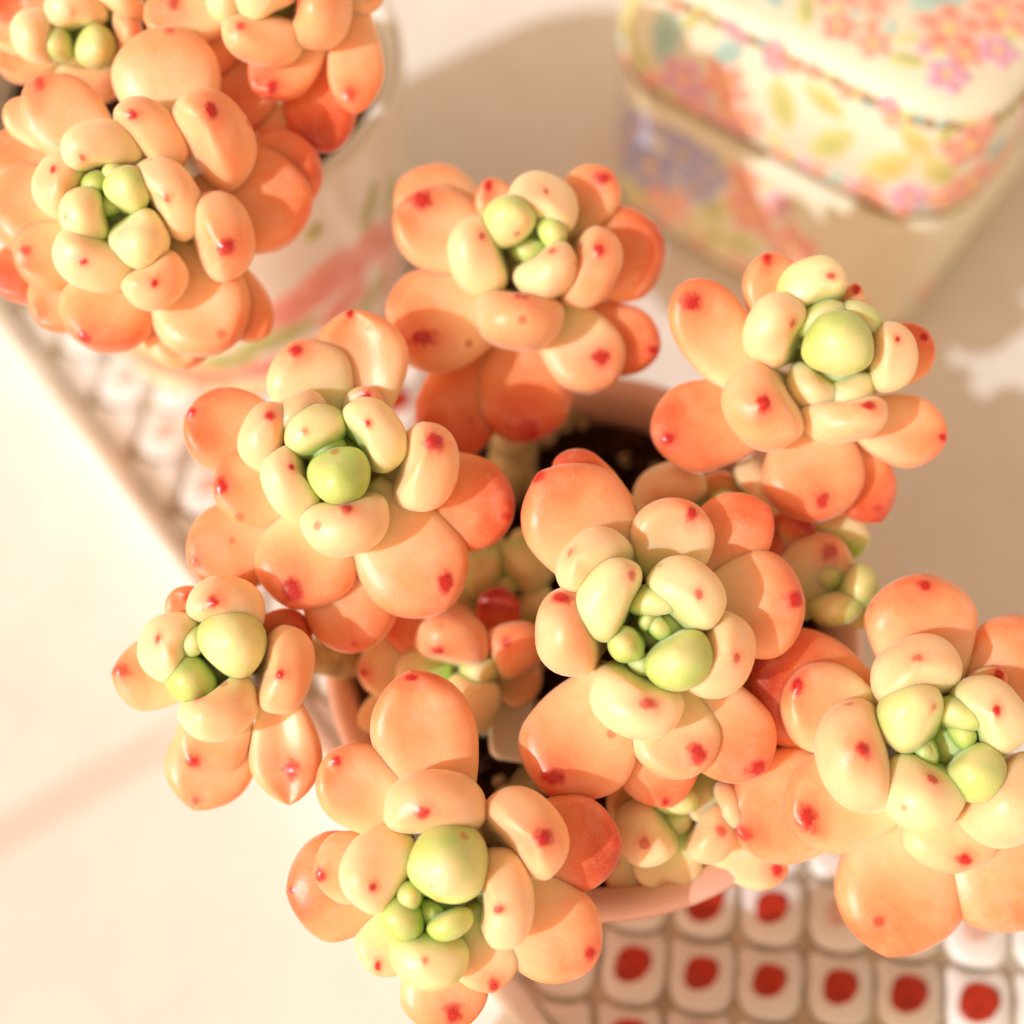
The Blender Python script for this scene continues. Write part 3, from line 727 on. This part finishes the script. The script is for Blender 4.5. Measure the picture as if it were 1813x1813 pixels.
succulent("left hand rosette added unseen below the picture edge to shade the tiles", (620, 2150), .204, moved(LOW, 620, 2150), foot2(740), GS)
succulent("small shaded rosette deep in the pink pot with yellow and red leaves", (850, 1175), .222, [
    U(800, 1140, 122, 90, .66, (776, 1151, 11), z=12, ang=8), U(903, 1152, 92, 100, .68, (898, 1136, 12, .8), z=0), U(837, 1233, 94, 98, .26, None, z=6), F(880, 1042, 78, 1.18, None, b=(885, 1150), z=-10), F(635, 1192, 105, .45, (642, 1193, 9), b=(780, 1170), z=-30), F(703, 1192, 80, .3, None, b=(800, 1190), z=-10),
    F(636, 1292, 80, .5, None, b=(760, 1220), z=-42), F(680, 1110, 120, .88, None, b=(850, 1115), z=-30), F(945, 1230, 90, .6, None, b=(880, 1180), z=-40), U(850, 1180, 70, 50, .1, None, z=-10)], foot(850, 1280), GP, core=55)
succulent("little green rosette in shadow between the left and the centre rosettes", (890, 1030), .236, [
    U(858, 1018, 100, 76, .08, None, z=0), U(925, 1005, 100, 84, .18, None, z=-4), U(940, 1065, 76, 62, .2, None, z=-8), F(800, 1070, 90, .5, None, b=(870, 1040), z=-30), F(960, 950, 90, .35, None, b=(900, 1020), z=-30), F(840, 950, 80, .4, None, b=(885, 1020), z=-34), U(892, 1035, 50, 40, .03, None, z=-2)], foot(900, 1040), GP, core=55)
succulent("green hearted small rosette in shade inside the right pot rim", (1470, 1020), .219, [
    F(1482, 952, 130, .48, (1473, 978, 14, .8), b=(1405, 1085), z=6), U(1514, 1036, 84, 60, .0, None, z=0), U(1480, 1072, 88, 58, .04, None, z=4), F(1505, 915, 96, .2, None, b=(1480, 1000), z=-20), F(1432, 922, 66, 1.05, None, b=(1385, 965), z=-8), F(1540, 1108, 70, .25, None, b=(1490, 1040), z=-20), F(1380, 940, 80, .9, None, b=(1440, 1010), z=-24)], foot(1400, 1020), GP, core=55)
succulent("small yellow and green rosette in shade at the lower pot rim", (1195, 1445), .212, [
    F(1242, 1455, 74, .34, None, b=(1245, 1350), z=18), U(1148, 1470, 112, 92, .28, (1142, 1493, 11, .7), z=4), U(1256, 1476, 98, 68, .5, (1276, 1471, 9, .7), z=4), F(1180, 1594, 128, .48, (1176, 1579, 10), b=(1190, 1455), z=-14), F(1394, 1547, 104, .60, (1375, 1540, 11), b=(1245, 1490), z=-14), F(1086, 1580, 90, .42, None, b=(1160, 1480), z=-30),
    U(1286, 1430, 84, 50, .45, None, z=0), U(1195, 1420, 74, 54, .06, None, z=2), F(1080, 1420, 92, .4, None, b=(1170, 1430), z=-26)], foot(1180, 1420), GP, core=55)
succulent("half hidden pale rosette between the centre and the upright right rosettes", (1270, 905), .226, [
    U(1190, 876, 124, 88, .42, None, z=6, ang=-25), F(1275, 838, 80, .7, None, b=(1275, 910), z=-8), U(1338, 868, 104, 62, .28, None, z=6, ang=60), F(1400, 925, 70, .95, None, b=(1310, 915), z=-20), U(1280, 900, 60, 50, .1, None, z=0)], foot(1250, 960), GP, core=55)

succulent("front rosette of the white pot with pale green heart and plump orange leaves", (205, 375), .213, [
    F(52, 142, 140, .74, (71, 148, 14, .8), b=(205, 300), z=-10), F(10, 185, 82, .62, None, b=(120, 260), z=-34), F(288, 46, 188, .70, (297, 57, 10, .6), b=(305, 250), z=-12, cup=.0), F(546, 335, 188, .82, None, b=(310, 380), z=-30), F(562, 285, 150, .9, None, b=(380, 330), z=-58), F(-20, 375, 168, .78, None, b=(140, 350), z=-22),
    F(28, 470, 135, .76, (50, 448, 13, .7), b=(160, 415), z=-10), F(165, 612, 172, .82, (148, 595, 14), b=(215, 440), z=-14), F(72, 575, 130, .76, None, b=(170, 440), z=-36), F(405, 606, 175, .68, (393, 590, 9, .5), b=(265, 430), z=-20), F(470, 595, 112, .68, None, b=(330, 430), z=-62), F(325, 650, 135, .6, None, b=(290, 470), z=-72),
    F(-15, 250, 124, .82, None, b=(120, 320), z=-48), F(-8, 510, 115, .95, None, b=(140, 420), z=-52),
    U(264, 243, 132, 78, .58, (233, 202, 9), z=0, ang=44), U(370, 250, 168, 108, .66, (372, 196, 13), z=-2, ang=55), U(382, 421, 150, 98, .62, (400, 438, 14), z=0, ang=80), U(296, 352, 140, 88, .42, (295, 351, 8, .7), z=10, ang=60), U(183, 273, 130, 86, .38, (146, 278, 5, .7), z=8), U(114, 332, 106, 84, .48, (95, 300, 9), z=2), U(160, 380, 92, 78, .22, None, z=14),
    U(224, 343, 78, 78, .1, None, z=28), U(173, 328, 54, 38, .0, None, z=6), U(206, 312, 50, 38, .06, None, z=6), U(241, 415, 98, 90, .24, None, z=20), U(176, 452, 138, 98, .34, (145, 463, 6), z=8), U(271, 487, 112, 84, .58, (273, 500, 7), z=0, ang=-35), U(200, 365, 50, 40, .0, None, z=-6)],
    wfoot(260, 250), GW)
succulent("blurred pale rosette in the top left corner behind the front one", (145, 70), .226, [
    U(137, 25, 104, 76, .3, (128, 22, 7, .3)), U(72, 66, 86, 70, .34, None), U(163, 80, 74, 64, .08, None, z=16), U(108, 78, 54, 50, .1, None, z=10), U(210, 10, 86, 64, .36, None), U(222, 60, 76, 50, .58, None), F(-12, 62, 62, .6, None, b=(90, 75), z=-10), F(-5, 115, 80, .78, None, b=(110, 90), z=-16), F(160, 160, 130, .6, None, b=(150, 80), z=-30),
    F(-15, 5, 90, 1.0, None, b=(90, 40), z=-40), F(70, 150, 110, .85, None, b=(130, 90), z=-40), F(250, 110, 90, .8, None, b=(170, 70), z=-30), F(140, -60, 110, .8, None, b=(145, 40), z=-25), F(50, -40, 100, .9, None, b=(120, 40), z=-35)], wfoot(190, 40), GW)
succulent("rosette cut by the top edge at the right rim of the white pot", (480, 5), .217, [
    U(408, -2, 86, 64, .26, None, z=12), U(472, -8, 112, 96, .24, None, z=18), U(552, 20, 122, 108, .64, (526, 5, 11), z=0), F(676, -4, 64, .5, None, b=(600, -25), z=0), U(468, 58, 132, 84, .58, (426, 47, 9, .8), z=-6, ang=10), F(448, 158, 110, .84, (485, 158, 16), b=(570, 55), z=-10), F(628, 198, 100, .72, (622, 166, 13, .7), b=(625, -10), z=-14),
    F(582, 266, 130, 1.0, None, b=(540, 60), z=-58), F(255, 30, 118, .70, (309, 8, 12, .8), b=(425, 5), z=-8), F(395, 235, 155, .9, None, b=(455, 50), z=-62), F(480, 250, 110, .6, None, b=(490, 60), z=-75), F(330, 120, 110, .9, None, b=(440, 20), z=-50), F(480, -160, 130, .8, None, b=(480, -20), z=-20), F(600, -120, 130, .8, None, b=(510, -20), z=-25), F(350, -110, 120, .8, None, b=(450, -15), z=-25)], wfoot(440, 60), GW)

# ------------------------------------------------------------------ plant tag and bits on the soil
def plate(name, corners, th, r_, mat_):
    a, b, c = corners                                     # corner, along width, along height
    ux, uy = (b - a), (c - a); hx, hy = ux.length / 2, uy.length / 2; ux.normalize(); uy = (uy - ux * uy.dot(ux)).normalized(); n_ = ux.cross(uy)
    ctr = a + ux * hx + uy * hy
    def ring(ins, z): return [ux * x + uy * y + n_ * z for x, y in rrect(hx - ins, hy - ins, r_ - ins, 6)]
    vs, fs = loft([ring(.0004, -th / 2), ring(0, -th / 2 + .0003), ring(0, th / 2 - .0003), ring(.0004, th / 2), ring(.0012, th / 2 - .0002)], True, True)
    return link(name, mesh(name, vs, fs), mat_, None, ctr)
d0 = .222
tagp = plate("plant_tag", (at(868, 1340, d0), at(948, 1352, d0 + .002), at(872, 1210, d0 + .012)), .0016, .0022, M_TAG)
tag(tagp, "white plastic plant tag with a rounded corner half hidden under the centre rosette", "plant tag")
rg = random.Random(5)
for k, (x, y, r_) in enumerate(((985, 745, .0034), (1012, 728, .0022), (962, 770, .0028), (1030, 748, .0014), (940, 748, .0022))):
    bm = bmesh.new(); bmesh.ops.create_icosphere(bm, subdivisions=3, radius=r_)
    so = Vector((k * 5.1, 2, 7))
    for v in bm.verts: v.co *= 1 + .35 * noise.noise(v.co * (1.6 / r_) + so); v.co.z *= .8
    me = bpy.data.meshes.new("pebble"); bm.to_mesh(me); bm.free()
    p = on(x, y, POT_Z - .0065)
    o = link("pebble", me, M_GRIT, None, p)
    tag(o, ["largest tan pebble on the dark soil behind the thick stem", "tan pebble at the upper edge of the pebble heap on the soil", "tan pebble at the lower edge of the pebble heap on the soil", "tiniest tan pebble lying farthest right on the soil", "tan pebble farthest left against the thick stem"][k], "pebble", "pebbles on the soil of the pink pot")

g0 = on(330, 1290, 0); dh = Vector((to_sun.x, to_sun.y, 0)).normalized()  # stake added out of view for the diagonal shadow band on the table
sp = g0 + dh * .90; sh = .90 * math.tan(rad(SUN_ELEV))
vs, fs = tube([Vector((0, 0, sh * k / 12)) for k in range(13)], [.0020 + (.0003 if k % 4 == 0 else 0) for k in range(13)])
tag(link("shadow_stake", mesh("shadow_stake", vs, fs), M_STEM, None, sp), "upright stake added unseen beyond the picture to cast a shadow band", "stake")
